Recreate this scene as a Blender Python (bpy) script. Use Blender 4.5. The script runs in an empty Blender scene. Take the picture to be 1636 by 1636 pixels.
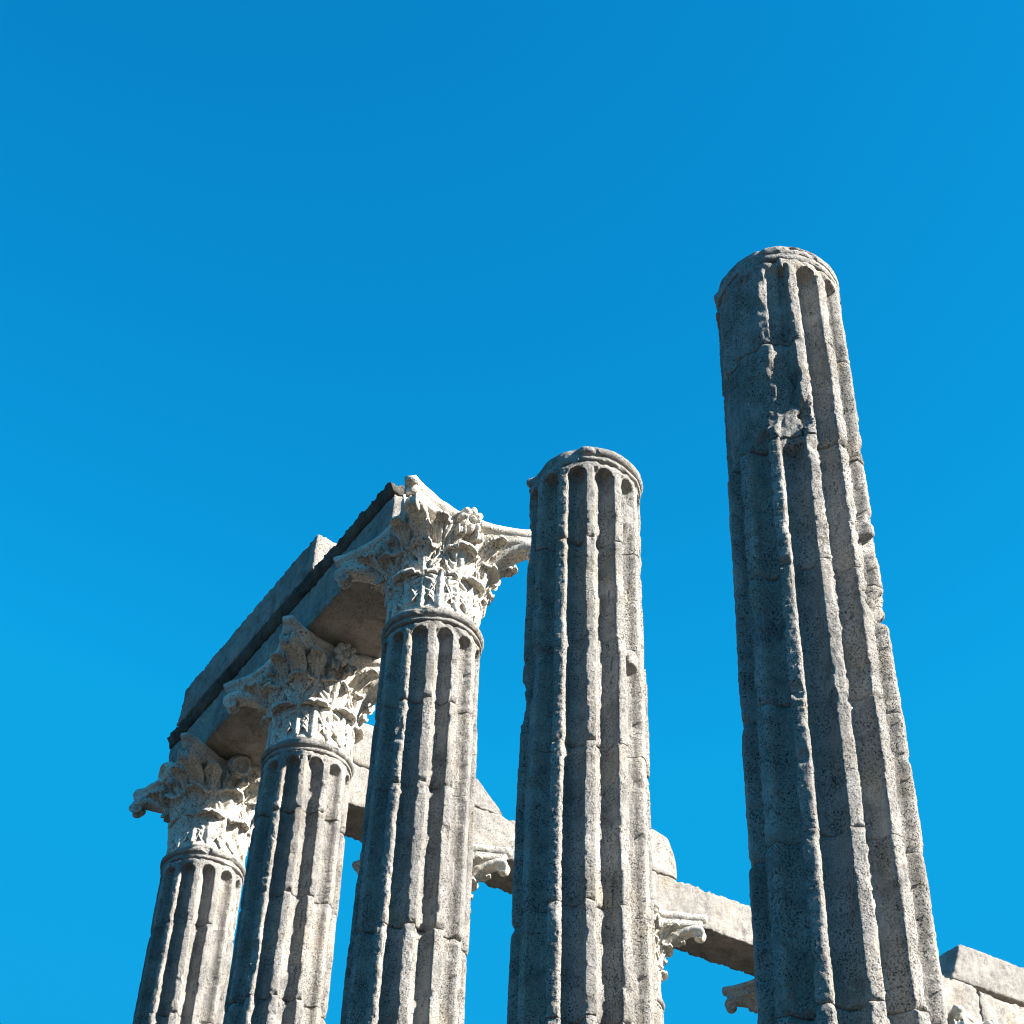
import bpy, math, numpy as np
from mathutils import Matrix, Vector

# ------------------------------------------------------------------ scale and layout
# the temple is laid out in column diameters (1 unit = 0.80 m); mesh data are written in metres
M = 0.80
EYE = 1.60                                    # camera height above the square, metres
PHI = math.radians(59.51)
D2 = np.array([math.cos(PHI), -math.sin(PHI)])      # along the side row, far corner -> camera
B2 = np.array([math.sin(PHI), math.cos(PHI)])       # along the rear row, far corner -> right
CORNER = np.array([-3.5784, 18.9758])
HTOP = 10.799                                 # top of the shafts above the eye
SIDE = 2.7824
REAR = 3.135
ROT = math.atan2(D2[1], D2[0])                # local +x runs along D2, local +y along B2
CROT = ROT + math.radians(2.3)                # the fluting is set a touch off the axis of the row
DRUM = 1.075
SUN_AZ, SUN_EL = math.radians(115.0), math.radians(30.0)

scene = bpy.context.scene
col = scene.collection
rng = np.random.RandomState(7)

# ------------------------------------------------------------------ noise
_perm = np.random.RandomState(3).permutation(256).astype(np.int32)
_perm = np.concatenate([_perm, _perm, _perm])
_g = np.random.RandomState(5).normal(size=(256, 3)); _g /= np.linalg.norm(_g, axis=1)[:, None]
_g = _g.astype(np.float32)

def noise(p, scale=1.0, seed=0.0):
    p = np.asarray(p, np.float32) * scale + np.float32(seed * 17.31)
    i = np.floor(p).astype(np.int32); f = p - i; i &= 255
    u = f * f * f * (f * (f * 6 - 15) + 10)
    out = 0
    for dx in (0, 1):
        wx = u[:, 0] if dx else 1 - u[:, 0]
        for dy in (0, 1):
            wy = u[:, 1] if dy else 1 - u[:, 1]
            for dz in (0, 1):
                wz = u[:, 2] if dz else 1 - u[:, 2]
                h = _perm[_perm[_perm[(i[:, 0] + dx) & 255] + ((i[:, 1] + dy) & 255)] + ((i[:, 2] + dz) & 255)]
                g = _g[h]
                d = g[:, 0] * (f[:, 0] - dx) + g[:, 1] * (f[:, 1] - dy) + g[:, 2] * (f[:, 2] - dz)
                out = out + wx * wy * wz * d
    return out * 1.5

def fbm(p, scale, seed=0.0, octv=3):
    a, s, o = 1.0, scale, 0
    for k in range(octv):
        o = o + a * noise(p, s, seed + k * 3.7); a *= 0.5; s *= 2.1
    return o

def sstep(a, b, x):
    t = np.clip((x - a) / (b - a), 0, 1)
    return t * t * (3 - 2 * t)

# ------------------------------------------------------------------ mesh helpers
def mesh_from(name, v, faces, mat, smooth=True):
    """v in column diameters (n,3); faces: list of (k,4)/(k,3) int arrays."""
    me = bpy.data.meshes.new(name)
    v = np.asarray(v, np.float64) * M
    me.vertices.add(len(v)); me.vertices.foreach_set('co', v.ravel())
    loops = np.concatenate([np.asarray(f, np.int32).ravel() for f in faces])
    sizes = np.concatenate([np.full(len(f), np.asarray(f).shape[1], np.int32) for f in faces])
    starts = np.concatenate([[0], np.cumsum(sizes)[:-1]]).astype(np.int32)
    me.loops.add(len(loops)); me.loops.foreach_set('vertex_index', loops)
    me.polygons.add(len(sizes)); me.polygons.foreach_set('loop_start', starts); me.polygons.foreach_set('loop_total', sizes)
    me.polygons.foreach_set('use_smooth', np.full(len(sizes), smooth))
    me.update(calc_edges=True); me.validate()
    if mat: me.materials.append(mat)
    return me

def obj(name, me, parent=None, loc=(0, 0, 0), rz=0.0):
    o = bpy.data.objects.new(name, me); col.objects.link(o)
    o.location = loc; o.rotation_euler = (0, 0, rz)
    if parent: o.parent = parent
    return o

def tag(o, label=None, cat=None, group=None, kind=None):
    if label: o['label'] = label
    if cat: o['category'] = cat
    if group: o['group'] = group
    if kind or cat: o['kind'] = kind or 'thing'
    return o

def copy_tree(o, parent=None):
    c = o.copy(); col.objects.link(c)
    if parent: c.parent = parent
    for ch in list(o.children): copy_tree(ch, c)
    return c

def grid_faces(nu, nv, wrap_u=False, off=0, flip=False):
    """grid with index = v*nu+u"""
    uu = np.arange(nu if wrap_u else nu - 1); vv = np.arange(nv - 1)
    U, V = np.meshgrid(uu, vv); U = U.ravel(); V = V.ravel(); U1 = (U + 1) % nu
    q = np.stack([V * nu + U, V * nu + U1, (V + 1) * nu + U1, (V + 1) * nu + U], 1) + off
    return q[:, ::-1] if flip else q

def world(d, b, z):
    """row coordinates (in diameters, z above shaft top) -> metres"""
    p = CORNER + D2 * d + B2 * b
    return (p[0] * M, p[1] * M, (HTOP + z) * M + EYE)

# ------------------------------------------------------------------ materials
def nodes_of(name):
    m = bpy.data.materials.new(name); m.use_nodes = True
    nt = m.node_tree
    return m, nt, nt.nodes, nt.links, nt.nodes['Principled BSDF']

def nz(N, L, vec, scale, detail=4, rough=0.6, dist=0.0):
    n = N.new('ShaderNodeTexNoise'); n.inputs['Scale'].default_value = scale
    n.inputs['Detail'].default_value = detail; n.inputs['Roughness'].default_value = rough
    n.inputs['Distortion'].default_value = dist
    L.new(vec, n.inputs['Vector']); return n.outputs['Fac']

def ramp(N, L, fac, a, b, ca=(0, 0, 0, 1), cb=(1, 1, 1, 1)):
    r = N.new('ShaderNodeValToRGB'); e = r.color_ramp.elements
    e[0].position, e[0].color = a, ca; e[1].position, e[1].color = b, cb
    L.new(fac, r.inputs['Fac']); return r.outputs['Color']

def mix(N, L, fac, a, b, mode='MIX'):
    m = N.new('ShaderNodeMix'); m.data_type = 'RGBA'; m.blend_type = mode
    for s, v in (('Factor', fac),):
        if isinstance(v, (int, float)): m.inputs[0].default_value = v
        else: L.new(v, m.inputs[0])
    for k, v in ((6, a), (7, b)):
        if isinstance(v, tuple): m.inputs[k].default_value = v
        else: L.new(v, m.inputs[k])
    return m.outputs[2]

def bump(N, L, h, strength, dist, nrm=None):
    b = N.new('ShaderNodeBump'); b.inputs['Strength'].default_value = strength
    b.inputs['Distance'].default_value = dist
    L.new(h, b.inputs['Height'])
    if nrm: L.new(nrm, b.inputs['Normal'])
    return b.outputs['Normal']

def stone(name, ca, cb, speck, lichen, ochre, pit_scale=1.0, lich_amt=0.55, bump_d=0.016, streak=.32, tone=(.88, 1.08)):
    m, nt, N, L, P = nodes_of(name)
    tc = N.new('ShaderNodeTexCoord').outputs['Object']
    oi = N.new('ShaderNodeObjectInfo').outputs['Random']
    add = N.new('ShaderNodeVectorMath'); add.operation = 'MULTIPLY_ADD'
    cmb = N.new('ShaderNodeCombineXYZ'); 
    for k in range(3): L.new(oi, cmb.inputs[k])
    add.inputs[1].default_value = (7.3, 5.1, 9.7)
    L.new(cmb.outputs[0], add.inputs[0]); L.new(tc, add.inputs[2])
    vec = add.outputs[0]
    base = mix(N, L, ramp(N, L, nz(N, L, vec, 4.0, 5, .65), .38, .62), ca, cb)
    base = mix(N, L, ramp(N, L, nz(N, L, vec, 2.6, 6, .7, .4), .50, .66, (0, 0, 0, 1), (ochre[3],) * 3 + (1,)), base, ochre[:3] + (1,))
    base = mix(N, L, ramp(N, L, nz(N, L, vec, 6.0, 8, .75, .3), .50, .64, (0, 0, 0, 1), (lich_amt,) * 3 + (1,)), base, lichen)
    # grime washed down the faces in long vertical runs
    mp = N.new('ShaderNodeMapping'); mp.inputs['Scale'].default_value = (1, 1, .10); L.new(vec, mp.inputs['Vector'])
    base = mix(N, L, ramp(N, L, nz(N, L, mp.outputs[0], 11, 5, .65, .2), .50, .68, (0, 0, 0, 1), (streak,) * 3 + (1,)), base, lichen)
    fine = nz(N, L, vec, 95 * pit_scale, 3, .6)
    spk = mix(N, L, ramp(N, L, nz(N, L, vec, 5.0, 3, .6), .30, .56), (1, 1, 1, 1), ramp(N, L, fine, .38, .48, (speck, speck, speck, 1), (1, 1, 1, 1)))
    base = mix(N, L, 1.0, base, spk, 'MULTIPLY')
    broad = ramp(N, L, nz(N, L, vec, 1.3, 7, .62, .5), .40, .62, (.82, .825, .83, 1), (1.08, 1.07, 1.06, 1))
    base = mix(N, L, 1.0, base, broad, 'MULTIPLY')
    grain = nz(N, L, vec, 260 * pit_scale, 2, .5)
    base = mix(N, L, 1.0, base, ramp(N, L, grain, .32, .68, (.60, .60, .60, 1), (1.30, 1.30, 1.30, 1)), 'MULTIPLY')
    # each quarried block its own tone
    mr = N.new('ShaderNodeMapRange'); mr.inputs[3].default_value, mr.inputs[4].default_value = tone
    L.new(oi, mr.inputs[0])
    cm = N.new('ShaderNodeCombineColor')
    for k in range(3): L.new(mr.outputs[0], cm.inputs[k])
    base = mix(N, L, 1.0, base, cm.outputs[0], 'MULTIPLY')
    L.new(base, P.inputs['Base Color'])
    P.inputs['Roughness'].default_value = .92
    P.inputs['Specular IOR Level'].default_value = .15
    vo = N.new('ShaderNodeTexVoronoi'); vo.inputs['Scale'].default_value = 55 * pit_scale
    L.new(vec, vo.inputs['Vector'])
    pits = ramp(N, L, vo.outputs['Distance'], .05, .30)
    n1 = bump(N, L, nz(N, L, vec, 38 * pit_scale, 6, .7), .9, bump_d)
    n2 = bump(N, L, pits, .75, bump_d * .6, n1)
    L.new(n2, P.inputs['Normal'])
    return m

GRANITE = stone('weathered granite', (.43, .40, .36, 1), (.33, .31, .28, 1), .16, (.13, .125, .115, 1), (.34, .27, .18, .45))
LINTEL = stone('lintel granite', (.43, .395, .35, 1), (.34, .315, .28, 1), .20, (.15, .14, .125, 1), (.34, .26, .17, .5), tone=(.97, 1.06))
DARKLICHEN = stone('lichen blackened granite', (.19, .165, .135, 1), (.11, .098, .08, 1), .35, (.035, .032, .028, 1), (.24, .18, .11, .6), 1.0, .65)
MARBLE = stone('weathered white marble', (.76, .705, .61, 1), (.65, .60, .515, 1), .22, (.30, .275, .24, 1), (.50, .40, .27, .35), .6, .35, .006, .2, (.97, 1.05))
PAVING = stone('dark cobbled paving', (.055, .048, .038, 1), (.04, .035, .028, 1), .6, (.05, .047, .042, 1), (.09, .075, .055, .3), .4)
MOSSY = stone('soiled podium granite', (.075, .066, .05, 1), (.05, .044, .035, 1), .5, (.04, .038, .034, 1), (.10, .08, .05, .4), .3)

# ------------------------------------------------------------------ column drums
NF = 12
def flute_local(az):
    """signed angle (deg) from the nearest flute centre and flute index; az local, flutes centred at 15 deg"""
    a = (az - 15.0) / 30.0
    k = np.round(a)
    return (a - k) * 30.0, (k.astype(int)) % NF

def shaft_radius(az, z, prm):
    """az in degrees measured the way the world azimuth runs minus row angle; z <= 0 below shaft top"""
    seed = prm['seed']
    base = .494 + .0083 * (-z)
    th = np.radians(az)
    p = np.stack([np.cos(th) * .5, np.sin(th) * .5, z], 1)
    dlt, k = flute_local(az)
    R = np.random.RandomState(100 + int(seed * 10))
    dm = (.120 + R.uniform(-.008, .008, NF))[k]
    hwk = (9.7 + R.uniform(-.6, .5, NF))[k]
    kk = k.astype(np.float32)
    pe = np.stack([kk * 3.3 + np.sign(dlt) * .7, np.full_like(z, seed), z], 1)
    hw = hwk * (1 + .06 * noise(pe, 2.0, seed) + .03 * noise(pe, 9.0, seed + 2) + .020 * noise(p, 34, seed))
    zend, rad = -.205, .075
    q = (dlt / hw) ** 2
    zz = np.clip((z - (zend - rad)) / rad, 0, None)
    q = q + zz ** 2
    depth = dm * np.clip(1 - q, 0, None) ** .38
    fillm = np.ones_like(z)
    for (a0, z0, wa, wz) in prm.get('fills', ()):
        da = (az - a0 + 180) % 360 - 180
        fillm *= 1 - .97 * (1 - sstep(.5, 1.1, np.maximum(np.abs(da) / wa, np.abs(z - z0 + .06 * noise(p, 9, seed)) / wz)))
    depth = depth * fillm
    r = base - depth
    # rounding of worn arrises
    ar = np.exp(-((np.abs(np.abs(dlt) - hw)) / 1.5) ** 2)
    r -= ar * np.clip(.003 + .006 * noise(p, 30, seed + 6) + .034 * sstep(.22, .5, noise(p, 6, seed + 5)) + .016 * sstep(.3, .5, noise(p, 15, seed + 12)), 0, .045) * (z < -.2)
    # broad weathering
    w = prm.get('wear', 1.0)
    r += w * (.005 * noise(p, 3.0, seed + 1) + .0030 * noise(p, 11, seed + 3) + .0030 * noise(p, 28, seed + 4) + .0022 * noise(p, 50, seed + 7))
    r -= w * .010 * sstep(.60, .85, noise(p, 20, seed + 8))
    r -= w * .030 * sstep(.48, .8, noise(p, 4.5, seed + 9)) * (depth < .01)
    for (a0, z0, wa, wz, dp) in prm.get('chips', ()):
        da = (az - a0 + 180) % 360 - 180
        e = np.maximum(np.abs(da / wa) * .8 + np.abs((z - z0) / wz) * .5, np.sqrt((da / wa) ** 2 + ((z - z0) / wz) ** 2)) + .30 * noise(p, 9, seed + 11) + .22 * np.abs(noise(p, 21, seed + 13))
        r -= dp * np.clip((1.0 - e) * 1.9, 0, 1)
    for fn in prm.get('masks', ()):
        r = fn(az, z, p, r, base, dlt)
    return r

def drum_mesh(z1, z0, prm, nth, dz, name='drum', fine=True):
    """drum from z0 (bottom) up to z1 (top)"""
    nzr = max(8, int((z1 - z0) / dz))
    gap = .0025
    zs = np.linspace(z0 + gap, z1 - gap, nzr)
    az = np.arange(nth) * 360.0 / nth
    A, Zm = np.meshgrid(az, zs)
    A = A.ravel(); Zr = Zm.ravel()
    r = shaft_radius(A, Zr, prm)
    th = np.radians(A)
    p = np.stack([np.cos(th) * .5, np.sin(th) * .5, Zr], 1)
    # worn joints
    je = np.minimum(Zr - z0, z1 - Zr)
    jn = np.clip(.70 + 1.7 * noise(p, 4, prm['seed'] + 21) + 1.2 * noise(p, 15, prm['seed'] + 22), .0, 2.4)
    top_free = (z1 > -.05)
    je2 = np.where(top_free & (z1 - Zr < Zr - z0), 9, je)
    r = r - .028 * jn * np.exp(-je2 / (.011 + .013 * jn))
    R = np.random.RandomState(int(prm['seed'] * 31 + abs(z0) * 100))
    r = r + R.uniform(-.006, .006)
    ox, oy = R.uniform(-.006, .006, 2)
    x = np.cos(th) * r + ox; y = np.sin(th) * r + oy
    body = np.stack([x, y, Zr], 1)
    # closed top and bottom
    th1 = np.radians(az)
    capb = np.stack([np.cos(th1) * .25, np.sin(th1) * .25, np.full(nth, z0 + gap)], 1)
    capt = np.stack([np.cos(th1) * .25, np.sin(th1) * .25, np.full(nth, z1 - gap)], 1)
    v = np.concatenate([capb, body, capt, [[0, 0, z0 + gap], [0, 0, z1 - gap]]])
    f = grid_faces(nth, nzr + 2, True)
    n = len(v); u = np.arange(nth); u1 = (u + 1) % nth; last = (nzr + 1) * nth
    t1 = np.stack([u1, u, np.full(nth, n - 2)], 1)
    t2 = np.stack([last + u, last + u1, np.full(nth, n - 1)], 1)
    return mesh_from(name, v, [f, t1, t2], GRANITE)

def astragal_mesh(prm, nth=300):
    """the moulded ring at the top of the shaft"""
    prof = np.array([(-.135, .485), (-.125, .502), (-.112, .507), (-.098, .502), (-.094, .488), (-.082, .486), (-.066, .488),
                     (-.062, .506), (-.045, .521), (-.022, .527), (.000, .521), (.016, .506), (.022, .486), (.030, .478)])
    # resample
    s = np.concatenate([[0], np.cumsum(np.linalg.norm(np.diff(prof, axis=0), axis=1))])
    tt = np.linspace(0, s[-1], 46)
    zp = np.interp(tt, s, prof[:, 0]); rp = np.interp(tt, s, prof[:, 1])
    az = np.arange(nth) * 360.0 / nth
    A, I = np.meshgrid(az, np.arange(len(zp))); A = A.ravel(); I = I.ravel()
    th = np.radians(A); z = zp[I]; r = rp[I]
    p = np.stack([np.cos(th) * .5, np.sin(th) * .5, z], 1); seed = prm['seed']
    core = .484 - .02 * sstep(-.03, .03, z)
    keep = np.ones_like(r)
    if 'ring' in prm:
        a0, a1 = prm['ring']
        da = (A - a0) % 360
        span = (a1 - a0) % 360
        nn = 9 * noise(p, 7, seed + 2)
        keep = sstep(-4, 6, da + nn) * (1 - sstep(span - 5, span + 5, da + nn))
        keep = np.where(da > (360 + span) / 2, sstep(-4, 6, da - 360 + nn), keep)
        for (ak, wk) in prm.get('knobs', ()):
            d = (A - ak + 180) % 360 - 180
            keep = np.maximum(keep, 1.25 * np.exp(-(d / wk) ** 4))
    k2 = prm.get('ring_keep', 1.0) 
    r = core + (r - core) * keep * k2 - (1 - keep).clip(0, 1) * np.clip(.012 + .02 * noise(p, 5, seed), 0, .05)
    r += .005 * noise(p, 9, seed) + .004 * noise(p, 25, seed + 1) - .022 * sstep(.3, .6, noise(p, 8, seed + 4)) * (r > .49)
    z = z + .010 * noise(p * [1, 1, 0], 4, seed + 6)
    body = np.stack([np.cos(th) * r, np.sin(th) * r, z], 1)
    n0 = len(body)
    th1 = np.radians(az)
    lo = np.stack([np.cos(th1) * .40, np.sin(th1) * .40, np.full(nth, -.135)], 1)
    hi = np.stack([np.cos(th1) * .38, np.sin(th1) * .38, np.full(nth, .034)], 1)
    v = np.concatenate([lo, body, hi, [[0, 0, .036]]])
    f = grid_faces(nth, len(zp) + 2, True)
    u = np.arange(nth); u1 = (u + 1) % nth; last = (len(zp) + 1) * nth
    t2 = np.stack([last + u, last + u1, np.full(nth, len(v) - 1)], 1)
    return mesh_from('astragal', v, [f, t2], GRANITE)

def lathe(name, prof, mat, nth=96, seed=1.0, amp=.006):
    prof = np.array(prof)
    s = np.concatenate([[0], np.cumsum(np.linalg.norm(np.diff(prof, axis=0), axis=1))])
    tt = np.linspace(0, s[-1], 60)
    rp = np.interp(tt, s, prof[:, 0]); zp = np.interp(tt, s, prof[:, 1])
    az = np.arange(nth) * 2 * np.pi / nth
    A, I = np.meshgrid(az, np.arange(60)); A = A.ravel(); I = I.ravel()
    p = np.stack([np.cos(A) * .5, np.sin(A) * .5, zp[I]], 1)
    r = np.maximum(rp[I] + (amp * noise(p, 8, seed) + amp * noise(p, 20, seed + 1)) * (rp[I] > .05), .001)
    v = np.stack([np.cos(A) * r, np.sin(A) * r, zp[I]], 1)
    return mesh_from(name, v, [grid_faces(nth, 60, True)], mat)

# ------------------------------------------------------------------ the Corinthian capital
def bell_r(z):
    return np.interp(z, [0, .05, .3, .6, .8, .95, 1.05], [.455, .445, .43, .44, .475, .55, .60])

def leaf_mesh(h, wmax, curl, lean, wear, seed, mat, z0=.03, nlobe=3.0, nfing=10, tip_cut=0.0, thick=.035, name='acanthus_leaf'):
    ns, nt_ = 35, 72
    s = np.linspace(-1, 1, ns); t = np.linspace(0, 1 - tip_cut, nt_)
    S, T = np.meshgrid(s, t); S = S.ravel(); T = T.ravel(); U = np.abs(S)
    env = wmax * (.90 + .16 * np.sin(np.pi * np.clip(T, 0, 1) ** .9))
    env *= np.where(T > .62, np.sqrt(np.clip(1 - ((T - .62) / .385) ** 2, 0, 1)), 1)
    lob = np.abs(np.sin(np.pi * (T * nlobe + .15)))
    fin = np.abs(np.sin(np.pi * T * nfing))
    k = 1 - wear
    env *= 1 - k * (.25 * (1 - lob) ** 1.8 + .16 * (1 - fin))
    x = S * env
    # rows sweep upwards towards the edge
    Tz = T + .42 * U ** 1.25 * (1 - T) ** .9
    t1 = .74; L = h / .80
    rc = curl
    phim = 2.0
    low = np.minimum(Tz, t1)
    zc = z0 + low * L * .97
    rho = bell_r(zc) + .028 + lean * (low / t1) ** 2
    over = np.clip(Tz - t1, 0, None) / (1 - t1)
    ph = over * phim
    rho = rho + rc * (1 - np.cos(ph)) + .02 * over
    zc = zc + rc * np.sin(ph) * 1.15
    # relief
    g = sstep(.10, .45, U)
    rel = k * (.024 * (fin - .45) * g + .040 * (lob ** .6 - .6) * U)
    rel += .013 * np.exp(-(S / .08) ** 2) - .026 * k * np.exp(-((U - .24) / .07) ** 2) * (T < .9)
    rel -= .055 * U ** 2.2 * (1 - .4 * over)
    # eyes between the lobes drilled deep
    eye = np.exp(-(((T * nlobe + .15) % 1 - .02) / .10) ** 2) * np.exp(-((U - .62) / .16) ** 2)
    eye += np.exp(-(((T * nlobe + .15) % 1 - .98) / .10) ** 2) * np.exp(-((U - .62) / .16) ** 2)
    rel -= k * .05 * eye * (T > .12) * (T < .8)
    # on the curled tip the relief acts along the surface normal
    nr, nzv = np.cos(ph), -np.sin(ph)
    nr2 = np.where(over > 0, np.cos(ph), 1.0); nz2 = np.where(over > 0, -np.sin(ph) * -1.0, 0.0)
    P0 = np.stack([x, rho, zc], 1)
    wn = .010 * noise(P0, 9, seed) + .008 * noise(P0, 22, seed + 1)
    wn -= (.03 + .03 * wear) * sstep(.2, .6, noise(P0, 6, seed + 2))
    rr = rho + (rel + wn) * nr2; zz = zc + (rel + wn) * nz2
    a = x / np.maximum(rho - .05, .35)
    front = np.stack([np.sin(a) * rr, np.cos(a) * rr, zz], 1)
    rb = rr - thick * nr2 - .01; zb = zz - thick * nz2
    back = np.stack([np.sin(a) * rb, np.cos(a) * rb, zb], 1)
    v = np.concatenate([front, back]); n = len(front)
    f1 = grid_faces(ns, nt_, flip=True); f2 = grid_faces(ns, nt_, off=n)
    bi = np.concatenate([np.arange(ns), np.arange(1, nt_) * ns + ns - 1, (nt_ - 1) * ns + np.arange(ns - 2, -1, -1), np.arange(nt_ - 2, 0, -1) * ns])
    bj = np.roll(bi, -1)
    f3 = np.stack([bi, bj, bj + n, bi + n], 1)
    return mesh_from(name, v, [f1, f2, f3], mat)

def sweep(name, path, wid, thk, mat, seed, rad_axis=True, channel=.35, wear=0.0):
    """ribbon swept along path [(rho, z)] in the local y-z plane, width along x; cross-section is a channelled band"""
    path = np.array(path, float)
    s = np.concatenate([[0], np.cumsum(np.linalg.norm(np.diff(path, axis=0), axis=1))])
    n = 90; tt = np.linspace(0, s[-1], n)
    # smooth interpolation
    y = np.interp(tt, s, path[:, 0]); z = np.interp(tt, s, path[:, 1])
    for _ in range(6):
        y[1:-1] = (y[:-2] + 2 * y[1:-1] + y[2:]) / 4; z[1:-1] = (z[:-2] + 2 * z[1:-1] + z[2:]) / 4
    ty = np.gradient(y); tz = np.gradient(z); ln = np.hypot(ty, tz); ty /= ln; tz /= ln
    ny, nzv = -tz, ty                    # left normal of the travel direction = outer side
    w = np.interp(tt / s[-1], [0, 1], [wid[0], wid[1]]) if len(wid) == 2 else np.interp(tt / s[-1], np.linspace(0, 1, len(wid)), wid)
    h = np.interp(tt / s[-1], np.linspace(0, 1, len(thk)), thk)
    cs = [(-1, -.5), (-1, .35), (-.9, .5), (-.72, .5), (-.6, .5 - channel), (-.2, .5 - channel * 1.25), (0, .5 - channel * .6), (.2, .5 - channel * 1.25), (.6, .5 - channel),
          (.72, .5), (.9, .5), (1, .35), (1, -.5), (.6, -.6), (0, -.62), (-.6, -.6)]
    rows = []
    for cx, cn in cs:
        rows.append(np.stack([cx * w / 2, y + ny * cn * h, z + nzv * cn * h], 1))
    v = np.stack(rows, 1).reshape(-1, 3)              # index = i*len(cs)+c
    v = v + np.stack([noise(v, 10, seed), noise(v, 10, seed + 1), noise(v, 10, seed + 2)], 1) * (.010 + .02 * wear)
    v -= (v - v.mean(0)) * 0
    nc = len(cs)
    f = grid_faces(nc, n, True)
    caps = [np.arange(nc)[None, :], ((n - 1) * nc + np.arange(nc))[::-1][None, :]]
    return mesh_from(name, v, [f, caps[0], caps[1]], mat)

def abacus_mesh(seed, wear):
    """concave-sided moulded slab with cut-off corners"""
    half, cut, sag = .86, .085, .235
    out = []
    for k in range(4):
        a = k * np.pi / 2
        u = np.linspace(-(half - cut), half - cut, 41)
        dd = half - sag * (1 - (u / (half - cut)) ** 2)
        # corner-cut: side ends at dd=half; next side begins rotated
        pts = np.stack([u, -dd], 1)
        c, s_ = np.cos(a), np.sin(a)
        out.append(pts @ np.array([[c, s_], [-s_, c]]))
    ring = np.concatenate(out); n = len(ring)
    prof = [(1.02, .80), (1.03, .865), (1.065, .895), (1.10, .905), (1.118, .925), (1.122, .955), (1.128, .96), (1.135, .985), (1.165, 1.0), (1.192, 1.0), (1.20, .985)]
    s = np.array([q[1] for q in prof]); zz = np.array([q[0] for q in prof])
    V = []
    for sc, z in zip(s, zz):
        off = (1 - sc) * .62
        L = np.linalg.norm(ring, axis=1)[:, None]
        V.append(np.concatenate([ring - ring / L * off, np.full((n, 1), z)], 1))
    v = np.concatenate(V)
    nn = np.stack([noise(v, 7, seed), noise(v, 7, seed + 1), noise(v, 12, seed + 2)], 1)
    v = v + nn * (.009 + .02 * wear)
    rr = np.linalg.norm(v[:, :2], axis=1)
    dmg = sstep(.15, .6, noise(v, 4, seed + 4)) * (.03 + .06 * wear)
    v[:, :2] -= v[:, :2] / rr[:, None] * dmg[:, None]
    v = np.concatenate([v, [[0, 0, 1.02], [0, 0, 1.2]]])
    f = grid_faces(n, len(prof), True)
    u = np.arange(n); u1 = (u + 1) % n; last = (len(prof) - 1) * n
    t1 = np.stack([u1, u, np.full(n, len(v) - 2)], 1); t2 = np.stack([last + u, last + u1, np.full(n, len(v) - 1)], 1)
    me = mesh_from('abacus', v, [f, t1, t2], MARBLE)
    return me

def rosette_mesh(seed, ring=False):
    """flower boss seen on the middle of each abacus side; axis along +y"""
    nr, nth = 26, 96
    R = .150
    rr = np.linspace(0, 1, nr); th = np.arange(nth) * 2 * np.pi / nth
    TH, RR = np.meshgrid(th, rr); TH = TH.ravel(); RR = RR.ravel()
    if ring:
        rad = R * RR * (1 + .05 * np.cos(TH * 3))
        hgt = .02 + .07 * np.exp(-((RR - .72) / .18) ** 2) + .05 * np.exp(-(RR / .3) ** 2)
    else:
        pet = np.abs(np.cos(TH * 4))
        rad = R * RR * (1 - .28 * (1 - pet) ** 1.3 * RR)
        hgt = .03 + .040 * np.sin(np.pi * np.clip(RR, 0, 1)) ** .6 * (.62 + .38 * pet) + .045 * np.exp(-(RR / .22) ** 2) - .030 * np.exp(-((RR - .34) / .07) ** 2)
    hgt *= (RR < .999)
    v = np.stack([np.cos(TH) * rad, hgt, np.sin(TH) * rad], 1)
    v += np.stack([noise(v, 18, seed), noise(v, 18, seed + 1), noise(v, 18, seed + 2)], 1) * .007
    back = v[-nth:].copy(); back[:, 1] = -.22; back[:, [0, 2]] *= .62
    v = np.concatenate([v, back])
    return mesh_from('rosette', v, [grid_faces(nth, nr + 1, True, flip=True)], MARBLE)

def capital_set(wear, seed):
    """meshes for one capital"""
    d = {}
    d['bell'] = lathe('bell', [(.001, .0), (.44, .0), (.462, .02), (.455, .05), (.43, .12), (.43, .3), (.44, .6), (.475, .8), (.55, .95), (.60, 1.03), (.60, 1.045), (.001, 1.05)], MARBLE, 96, seed, .010)
    d['low'] = [leaf_mesh(.46, .200, .040, .035, wear, seed + 10 + i, MARBLE, tip_cut=(0, .1, .0, .16)[i], nlobe=2.6, nfing=7) for i in range(4)]
    d['high'] = [leaf_mesh(.80, .190, .047, .075, wear, seed + 20 + i, MARBLE, tip_cut=(0, .0, .12, .05)[i], nlobe=3.4, nfing=9) for i in range(4)]
    d['calyx'] = [leaf_mesh(.50, .105, .050, .16, wear * .8, seed + 30 + i, MARBLE, z0=.50, nlobe=2.3, nfing=7, name='calyx_leaf') for i in range(2)]
    vol = [(.44, .55), (.475, .68), (.53, .79), (.63, .89), (.77, .965), (.92, 1.005), (1.02, 1.0), (1.075, .965), (1.085, .915), (1.05, .875), (1.00, .88), (.985, .92), (1.01, .945), (1.035, .925)]
    d['volute'] = [sweep('corner_volute', vol, (.10, .13, .17, .20, .20, .18, .15, .13), (.09, .10, .105, .105, .10, .095, .09, .06), MARBLE, seed + 40 + i, wear=wear) for i in range(2)]
    hel = [(.42, .60), (.47, .74), (.53, .86), (.585, .95), (.64, .985), (.68, .95), (.675, .90), (.635, .885), (.61, .915), (.63, .94), (.65, .925)]
    d['helix'] = sweep('helix_scroll', hel, (.07, .08, .09, .09, .08, .07), (.055, .055, .055, .055, .055, .04), MARBLE, seed + 50, wear=wear)
    d['abacus'] = abacus_mesh(seed + 60, wear)
    d['rosette'] = rosette_mesh(seed + 70, ring=wear > .5)
    return d

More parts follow.
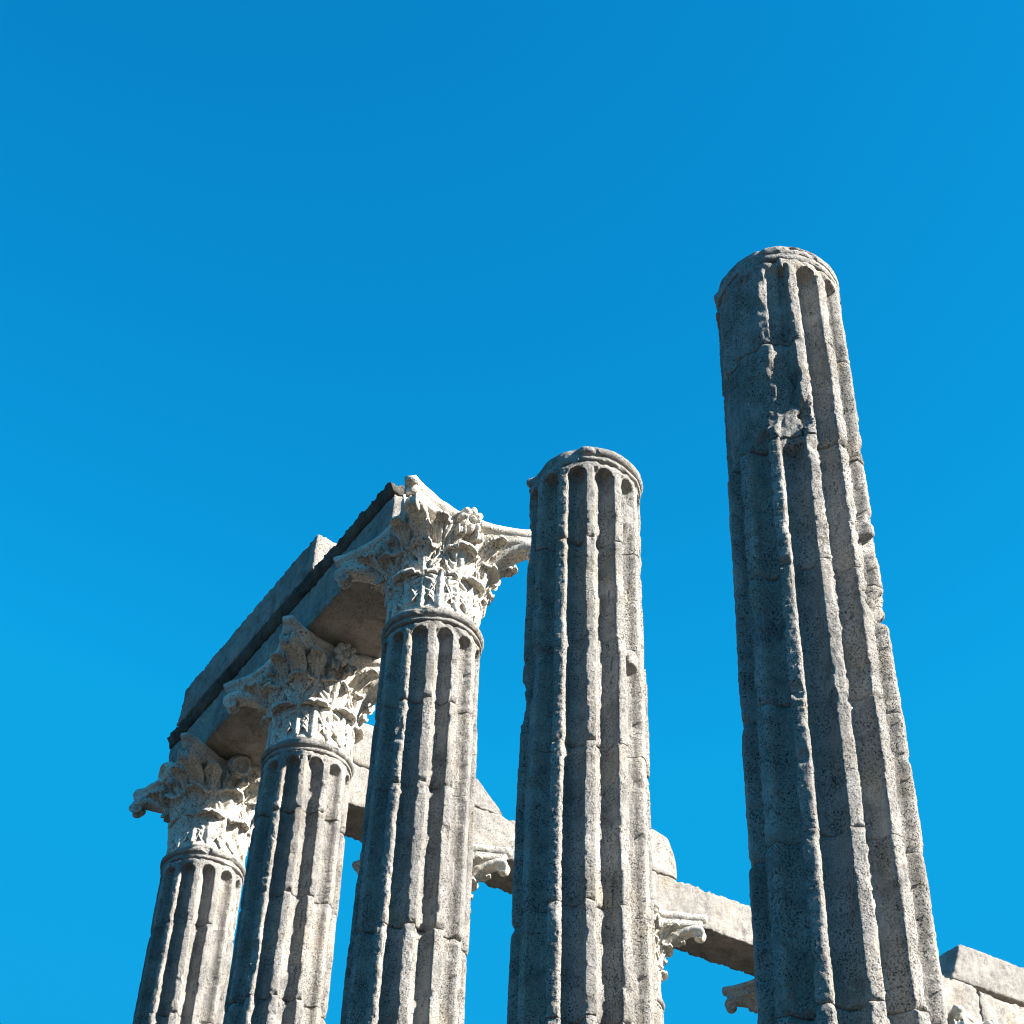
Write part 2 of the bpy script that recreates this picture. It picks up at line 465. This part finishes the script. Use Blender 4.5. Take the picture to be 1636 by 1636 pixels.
def put_capital(parent, d, seed, lost=()):
    R = np.random.RandomState(int(seed * 7) + 1)
    cap = obj('capital', d['bell'], parent)
    for k in range(8):
        obj('acanthus_leaf', d['low'][R.randint(4)], cap, rz=math.radians(22.5 + 45 * k))
        obj('acanthus_leaf', d['high'][R.randint(4)], cap, rz=math.radians(45 * k))
    for k in range(4):
        for s in (-1, 1):
            obj('calyx_leaf', d['calyx'][R.randint(2)], cap, rz=math.radians(90 * k + s * 27))
            obj('helix_scroll', d['helix'], cap, rz=math.radians(90 * k + s * 9))
        obj('corner_volute', d['volute'][k % 2], cap, rz=math.radians(45 + 90 * k))
        if k in lost: continue
        a = math.radians(90 * k)
        ro = obj('rosette', d['rosette'], cap, rz=a)
        ro.location = (-math.sin(a) * .66 * M, math.cos(a) * .66 * M, 1.095 * M)
        ro.rotation_euler = (math.radians(-14), 0, a)
    obj('abacus', d['abacus'], cap)
    return cap

BASE_PROF = [(.001, -.50), (.68, -.50), (.70, -.44), (.69, -.37), (.63, -.35), (.60, -.29), (.60, -.24), (.635, -.22), (.645, -.16), (.62, -.11), (.585, -.10), (.575, -.02), (.56, 0.0), (.001, 0.0)]

def column(d, b, prm, label, cat, group, cap=None, visible_to=-9, fine=True):
    root = bpy.data.objects.new('column', None); col.objects.link(root)
    root.empty_display_size = .3
    zb = -7 * DRUM
    root.location = world(d, b, zb - .5); root.rotation_euler = (0, 0, CROT)
    tag(root, label, cat, group)
    up = (0, 0, (-(zb - .5)) * M)
    joints = prm.get('joints') or [-DRUM * k for k in range(1, 8)]
    top = -.128
    for j in joints:
        seen = top > visible_to and fine
        me = drum_mesh(top, j, prm, 420 if seen else 144, .0095 if seen else .05)
        o = obj('drum', me, root, loc=up)
        top = j
    a = obj('astragal', astragal_mesh(prm) if fine else RING, root, loc=up)
    obj('base', BASE, root, loc=(0, 0, .5 * M))
    if cap:
        c = put_capital(root, cap, prm['seed'], prm.get('lost', ())); c.location = (0, 0, up[2] + .03 * M); c.rotation_euler.z = ROT - CROT
    return root

BASE = lathe('base', BASE_PROF, MARBLE, 96, 3.0)
RING = astragal_mesh({'seed': 9.0}, 120)

def W(az):
    """world azimuth (clockwise from +Y) -> local counter-clockwise angle of the column"""
    return (90.0 - az - math.degrees(CROT)) % 360

# damage on the tallest, nearest column: the left of its two top drums has lost its fluting
def broken_left(az, z, p, r, base, dlt):
    azw = (90.0 - az - math.degrees(CROT)) % 360        # back to world azimuth
    n1 = noise(p, 3.0, 2.2); n2 = noise(p, 9.0, 5.1)
    edge = 187.5 + 2 * n1 + 4 * n2
    inside = sstep(edge - 3, edge + 4, azw) * (1 - sstep(268, 285, azw))
    lo = -1.98 + .10 * n2 + .05 * n1 - .10 * sstep(214, 222, azw)
    inside *= sstep(lo, lo + .13, z)
    tgt = .458 + .020 * n1 + .010 * n2 + .006 * noise(p, 22, 3.3) + .010 * sstep(-.6, -.2, z) - (.034 * np.clip(1 - ((azw - 193) / 9.5) ** 2, 0, 1) ** .6 + .022 * np.clip(1 - ((azw - 223) / 9.0) ** 2, 0, 1) ** .6 + .03 * np.clip(1 - ((azw - 253) / 9.0) ** 2, 0, 1) ** .6) * sstep(-.17, -.26, z) * (1 - .55 * sstep(-1.25, -1.5, z + .2 * n1))
    # slivers of fluting that survive
    tgt = tgt + .030 * np.exp(-((azw - 207 - 3 * n2) / 3.0) ** 2) * (np.exp(-((z + .50) / .13) ** 4) + np.exp(-((z + 1.28) / .17) ** 4)) * (.7 + .8 * n2)
    r = np.where(inside > 0, r + (tgt - r) * inside * .92, r)
    # the broken step: a rough ledge left standing across the fluting
    n3 = noise(p, 16, 7.7)
    zl = -2.06 + .07 * n2 + .012 * n3 + .035 * sstep(205, 195, azw)
    led = sstep(181, 186, azw + 5 * n3) * (1 - sstep(211, 217, azw + 5 * n2))
    t = np.clip((z - zl) / (.22 + .03 * n3 + .12 * n2), 0, 1)
    ledge = (base - .020 + .006 * n3 - .014 * sstep(.1, .4, n2) - .022 * np.exp(-((azw - 193) / 7.0) ** 2)) * (1 - t) + .435 * t
    under = sstep(zl - .17, zl - .01, z)                    # the flute below closes in a shallow arch
    ledge = np.where(z < zl, r + (ledge - r) * under, ledge)
    on = led * (z < zl + .30)
    return np.where(on > .5, np.maximum(r, ledge), r)

COLS = [
    dict(seed=1.3, wear=1.0, joints=[-1.03, -2.06, -3.22, -4.28, -5.30, -6.40, -7.525], ring=(W(200), W(80)), ring_keep=.42,
         knobs=((W(277), 5),), masks=(broken_left,),
         chips=((W(106), -2.86, 48, .13, .10), (W(106), -3.42, 46, .20, .085), (W(102), -1.7, 24, .1, .03), (W(117), -2.6, 9, .08, .03), (W(240), -3.6, 10, .2, .03), (W(208), -3.22, 8, .06, .03), (W(181), -1.83, 12, .15, .085), (W(184), -1.45, 5, .10, .02))),
    dict(seed=2.6, wear=1.0, joints=[-1.00, -2.05, -3.10, -4.50, -5.4, -6.45, -7.525], ring=(W(190), W(60)), knobs=((W(266), 4),),
         fills=((W(132.5), -.62, 13, .20), (W(132.5), -2.2, 13, .12)),
         chips=((W(240), -2.3, 16, .35, .03), (W(225), -2.15, 14, .10, .035), (W(265), -2.45, 14, .30, .04), (W(265), -.7, 16, .4, .025))),
    dict(seed=3.9, wear=.9, lost=(2,), joints=[-1.05, -2.0, -3.45, -4.55, -5.5, -6.5, -7.525],
         chips=((W(262), -2.6, 14, .3, .02),)),
    dict(seed=4.4, wear=.9, lost=(2,), joints=[-.85, -1.85, -3.0, -4.1, -5.2, -6.3, -7.525],
         chips=((W(100), -.9, 14, .16, .03), (W(208), -2.6, 9, .25, .03))),
    dict(seed=5.8, wear=.9, joints=[-.95, -2.1, -3.1, -4.1, -5.2, -6.3, -7.525],
         fills=((W(110), -1.0, 14, .9),)),
]
caps = [None, None, capital_set(.06, 11.0), capital_set(.22, 12.0), capital_set(.62, 13.0)]
LAB = ['tallest nearest bare granite column, its top left broken smooth, without a capital',
       'bare granite column with a ringed top and no capital, second from the right',
       'fluted column under the bright carved capital at the open end of the side lintels',
       'fluted column carrying the middle of the three white capitals, half in beam shade',
       'fluted corner column farthest left, its worn capital carrying both lintel rows']
VIS = [-6.7, -5.6, -4.6, -3.4, -2.4]
for i in range(5):
    column(SIDE * (4 - i), 0, COLS[i], LAB[i], 'column', 'columns of the side row', caps[i], VIS[i])

RLAB = ['rear row capital and column glimpsed in the gap right of the third front column',
        'rear row capital and column right beside the second column from the right',
        'rear row column whose shaded abacus corner shows left of the tallest column',
        'rear row column partly showing at the lower right edge, right of the tallest column']
rcap = capital_set(.15, 14.0)
rear = None
for k in range(4):
    if rear is None:
        rear = column(0, REAR, dict(seed=6.5, wear=.7), RLAB[0], 'column', 'columns of the rear row', rcap, 0, fine=False)
        o = rear
    else:
        o = copy_tree(rear)
        o.location = world(0, REAR * (k + 1), -7 * DRUM - .5)
        o['label'] = RLAB[k]
    if k == 0: spare = o

# the first rear capital has lost the carving of its left side
for cp in spare.children:
    if cp.name.startswith('capital'):
        cp.scale = (.95, .95, 1)
        for ch in list(cp.children):
            if ch.name.split('.')[0] in ('corner_volute', 'calyx_leaf', 'acanthus_leaf') and 115 < math.degrees(ch.rotation_euler.z) % 360 < 245:
                bpy.data.objects.remove(ch)

# ------------------------------------------------------------------ lintels and frieze blocks
def block(name, size, mat, parent=None, seg=.03, rnd=.014, seed=1.0, amp=.010, shape=None, origin=(0, 0, 0), wornedge=1.0):
    """rough-hewn block: local x length, y width, z height, from origin corner; shape(v) deforms before the weathering"""
    sx, sy, sz = size
    nx, ny, nzv = (max(2, int(s / seg)) + 1 for s in size)
    V = []; F = []; off = 0
    def face(nu, nv, fn, flip):
        nonlocal off
        u, v = np.meshgrid(np.linspace(0, 1, nu), np.linspace(0, 1, nv)); u = u.ravel(); v = v.ravel()
        V.append(fn(u, v)); F.append(grid_faces(nu, nv, off=off, flip=flip)); off += nu * nv
    o = np.zeros
    face(nx, ny, lambda u, v: np.stack([u * sx, v * sy, 0 * u], 1), True)
    face(nx, ny, lambda u, v: np.stack([u * sx, v * sy, 0 * u + sz], 1), False)
    face(nx, nzv, lambda u, v: np.stack([u * sx, 0 * u, v * sz], 1), False)
    face(nx, nzv, lambda u, v: np.stack([u * sx, 0 * u + sy, v * sz], 1), True)
    face(ny, nzv, lambda u, v: np.stack([0 * u, u * sy, v * sz], 1), True)
    face(ny, nzv, lambda u, v: np.stack([0 * u + sx, u * sy, v * sz], 1), False)
    v = np.concatenate(V); f = np.concatenate(F)
    key = np.round(v * 5000).astype(np.int64)
    _, idx, inv = np.unique(key, axis=0, return_index=True, return_inverse=True)
    v = v[idx]; f = inv.ravel()[f]
    S = np.array(size)
    inner = np.clip(v, rnd, S - rnd)
    dv = v - inner; ln = np.linalg.norm(dv, axis=1)[:, None]
    v = inner + dv / np.maximum(ln, 1e-9) * np.minimum(ln, rnd)
    # weathering pulls edges in more than faces
    c = S / 2
    nrm = (v - np.clip(v, rnd * 2.5, S - rnd * 2.5)); nl = np.linalg.norm(nrm, axis=1)[:, None]
    nrm = nrm / np.maximum(nl, 1e-9)
    ed = ((np.minimum(v, S - v) < .05).sum(1) >= 2)
    if shape is not None: v = shape(v.copy())
    n = amp * (.45 * fbm(v, 2.5, seed, 2) + .5 * noise(v, 12, seed + 1) + .75 * noise(v, 28, seed + 7)) - ed * wornedge * np.clip(.004 + .020 * noise(v, 7, seed + 2) + .018 * noise(v, 19, seed + 5), 0, .06)
    n -= .02 * sstep(.35, .65, noise(v, 11, seed + 3))
    v = v + nrm * n[:, None] + np.array(origin)
    me = mesh_from(name, v, [f], mat)
    return me

def beam(name, d0, b0, z0, me, label, cat, group, along='d'):
    o = obj(name, me, None, loc=world(d0, b0, z0), rz=ROT if along == 'd' else ROT)
    return tag(o, label, cat, group)

ZA = 1.235                                    # tops of the capitals
# side row: local x = D2, local y = B2
def side_lintel(d0, d1, seed, label):
    L = d1 - d0
    o = beam('lintel', d0, -.53, ZA, block('lintel', (L, .98, .60), LINTEL, seed=seed), label, 'lintel', 'lintels of the side row')
    # projecting upper moulding, oversailing the outer face
    def sh(v):
        t = v[:, 2] / .16
        v[:, 1] -= .075 * np.clip(t, 0, 1) ** .8 * (v[:, 1] < .5)
        return v
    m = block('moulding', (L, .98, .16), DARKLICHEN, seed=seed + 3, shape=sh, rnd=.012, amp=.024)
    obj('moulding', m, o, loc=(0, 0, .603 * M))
    return o
side_lintel(-.55, SIDE - .004, 21.0, 'side lintel spanning from the far corner column, under the long upper block')
side_lintel(SIDE + .004, 2 * SIDE - .12, 22.0, 'side lintel ending at the bright capital, its near half bare on top')

def fr(v):
    # far end slopes back, top edge uneven
    v[:, 0] += np.where(v[:, 0] < .35, .10 * v[:, 2] / .55, 0) * (1 - v[:, 0] / .35).clip(0, 1)
    return v
beam('frieze_block', -.26, -.60, ZA + .77, block('frieze_block', (3.86, .95, .54), LINTEL, seed=24.0, shape=fr, amp=.014),
     'long frieze block lying on the side lintels, its lit near end cut square', 'stone block', 'frieze blocks')

# rear row: local y = B2 -> lintels run along y
RLINT = [(.50, REAR, 'rear lintel beginning behind the corner column, seen between the left columns'),
         (REAR, 2 * REAR, 'rear lintel crossing behind the second column from the right'),
         (2 * REAR, 3 * REAR, 'rear lintel with a clear dark underside, left of the tallest column'),
         (3 * REAR, 4 * REAR, 'rear lintel mostly behind the tallest column, its right end under a thin crack'),
         (4 * REAR, 5 * REAR, 'rear lintel at the right edge below the wide dark crack')]
for i, (b0, b1, lb) in enumerate(RLINT):
    h = .63 if i < 4 else .585
    beam('lintel', -.25, b0 + .004, ZA, block('lintel', (.77, b1 - b0 - .008, h), LINTEL, seed=31.0 + i, amp=.02, wornedge=1.8), lb, 'lintel', 'lintels of the rear row')

def top_profile(pts):
    xs = [q[0] for q in pts]; zs = [q[1] for q in pts]
    def sh(v):
        v[:, 2] *= np.interp(v[:, 1], xs, zs); return v
    return sh
beam('frieze_block', -.22, .62, ZA + .645, block('frieze_block', (.72, 3.30, .70), LINTEL, seed=41.0, rnd=.03, shape=top_profile([(0, .95), (2.55, 1.0), (2.80, .76), (3.3, .04)])),
     'rear frieze block with a broken sloping end, right of the third column', 'stone block', 'frieze blocks')
beam('frieze_block', -.22, 4.85, ZA + .645, block('frieze_block', (.72, 2.0, .70), LINTEL, seed=42.0, rnd=.04, shape=top_profile([(0, .4), (.4, .9), (1.62, 1.0), (1.85, .90), (1.95, .55), (2.0, .1)])),
     'rear frieze block with a rounded shoulder, right of the second column', 'stone block', 'frieze blocks')
def slant(v):
    v[:, 1] += .28 * (v[:, 2] / .66) * (1 - v[:, 1] / 1.0).clip(0, 1); return v
beam('frieze_block', -.22, 12.02, ZA + .65, block('frieze_block', (.74, 3.6, .66), LINTEL, seed=43.0, rnd=.03, shape=slant),
     'big pale frieze block at the right edge above the cracked joint', 'stone block', 'frieze blocks')

# ------------------------------------------------------------------ podium, square
zb = -7 * DRUM - .5
ph = (HTOP + zb) + EYE / M
pod = block('podium', (16.5, 20, ph), MOSSY, seg=.5, rnd=.03, seed=51.0, amp=.02)
o = beam('podium', -1.3, -1.3, zb - ph, pod, 'high granite podium carrying the temple columns', 'podium', None)
g = 4000.0
me = bpy.data.meshes.new('ground'); me.from_pydata([(-g, -g, 0), (g, -g, 0), (g, g, 0), (-g, g, 0)], [], [(0, 1, 2, 3)]); me.materials.append(PAVING)
tag(obj('ground', me), 'dark cobbled square around the temple', kind='structure')

# ------------------------------------------------------------------ light and sky
w = bpy.data.worlds.new('World'); scene.world = w; w.use_nodes = True
N, L = w.node_tree.nodes, w.node_tree.links
bg = N['Background']
sky = N.new('ShaderNodeTexSky'); sky.sky_type = 'NISHITA'; sky.sun_disc = False
sky.sun_elevation = SUN_EL; sky.sun_rotation = SUN_AZ
sky.altitude = 300; sky.air_density = 1.0; sky.dust_density = .2; sky.ozone_density = 4.0
# the film's deep cyan-leaning rendering of a clear sky
sp = N.new('ShaderNodeSeparateColor'); cb = N.new('ShaderNodeCombineColor')
L.new(sky.outputs[0], sp.inputs[0])
for k, (pw, gain, cap) in enumerate(((1.4, .04, .08), (1.28, 1.53, 2.2), (.92, 1.92, 4.6))):
    a = N.new('ShaderNodeMath'); a.operation = 'POWER'; a.inputs[1].default_value = pw; L.new(sp.outputs[k], a.inputs[0])
    b_ = N.new('ShaderNodeMath'); b_.operation = 'MULTIPLY'; b_.inputs[1].default_value = gain; L.new(a.outputs[0], b_.inputs[0])
    c_ = N.new('ShaderNodeMath'); c_.operation = 'MINIMUM'; c_.inputs[1].default_value = cap; L.new(b_.outputs[0], c_.inputs[0])
    L.new(c_.outputs[0], cb.inputs[k])
L.new(cb.outputs[0], bg.inputs[0]); bg.inputs[1].default_value = .053

sd = bpy.data.lights.new('sun', 'SUN'); sd.energy = 5.0; sd.angle = math.radians(.53); sd.color = (1, .955, .90)
so = bpy.data.objects.new('sun', sd); col.objects.link(so)
v = Vector((math.sin(SUN_AZ) * math.cos(SUN_EL), math.cos(SUN_AZ) * math.cos(SUN_EL), math.sin(SUN_EL)))
so.rotation_euler = (-v).to_track_quat('-Z', 'Y').to_euler(); so.location = (20, -10, 40)

# ------------------------------------------------------------------ camera
PITCH, ROLL, FPX = 0.7254282, 0.0414635, 2796.714
c, s = math.cos(PITCH), math.sin(PITCH)
fwd = Vector((0, c, s)); right = Vector((1, 0, 0)); upv = Vector((0, -s, c))
r2 = math.cos(ROLL) * right + math.sin(ROLL) * upv; u2 = -math.sin(ROLL) * right + math.cos(ROLL) * upv
cd = bpy.data.cameras.new('camera'); cam = bpy.data.objects.new('camera', cd); col.objects.link(cam)
mat = Matrix((r2, u2, -fwd)).transposed().to_4x4(); mat.translation = (0, 0, EYE)
cam.matrix_world = mat
cd.sensor_width = 36; cd.sensor_fit = 'HORIZONTAL'; cd.lens = FPX / 1636 * 36
cd.clip_end = 10000
scene.camera = cam
scene.cycles.filter_width = 1.1
scene.view_settings.view_transform = 'Standard'; scene.view_settings.look = 'None'
scene.view_settings.exposure = 1.68; scene.view_settings.gamma = 1.0
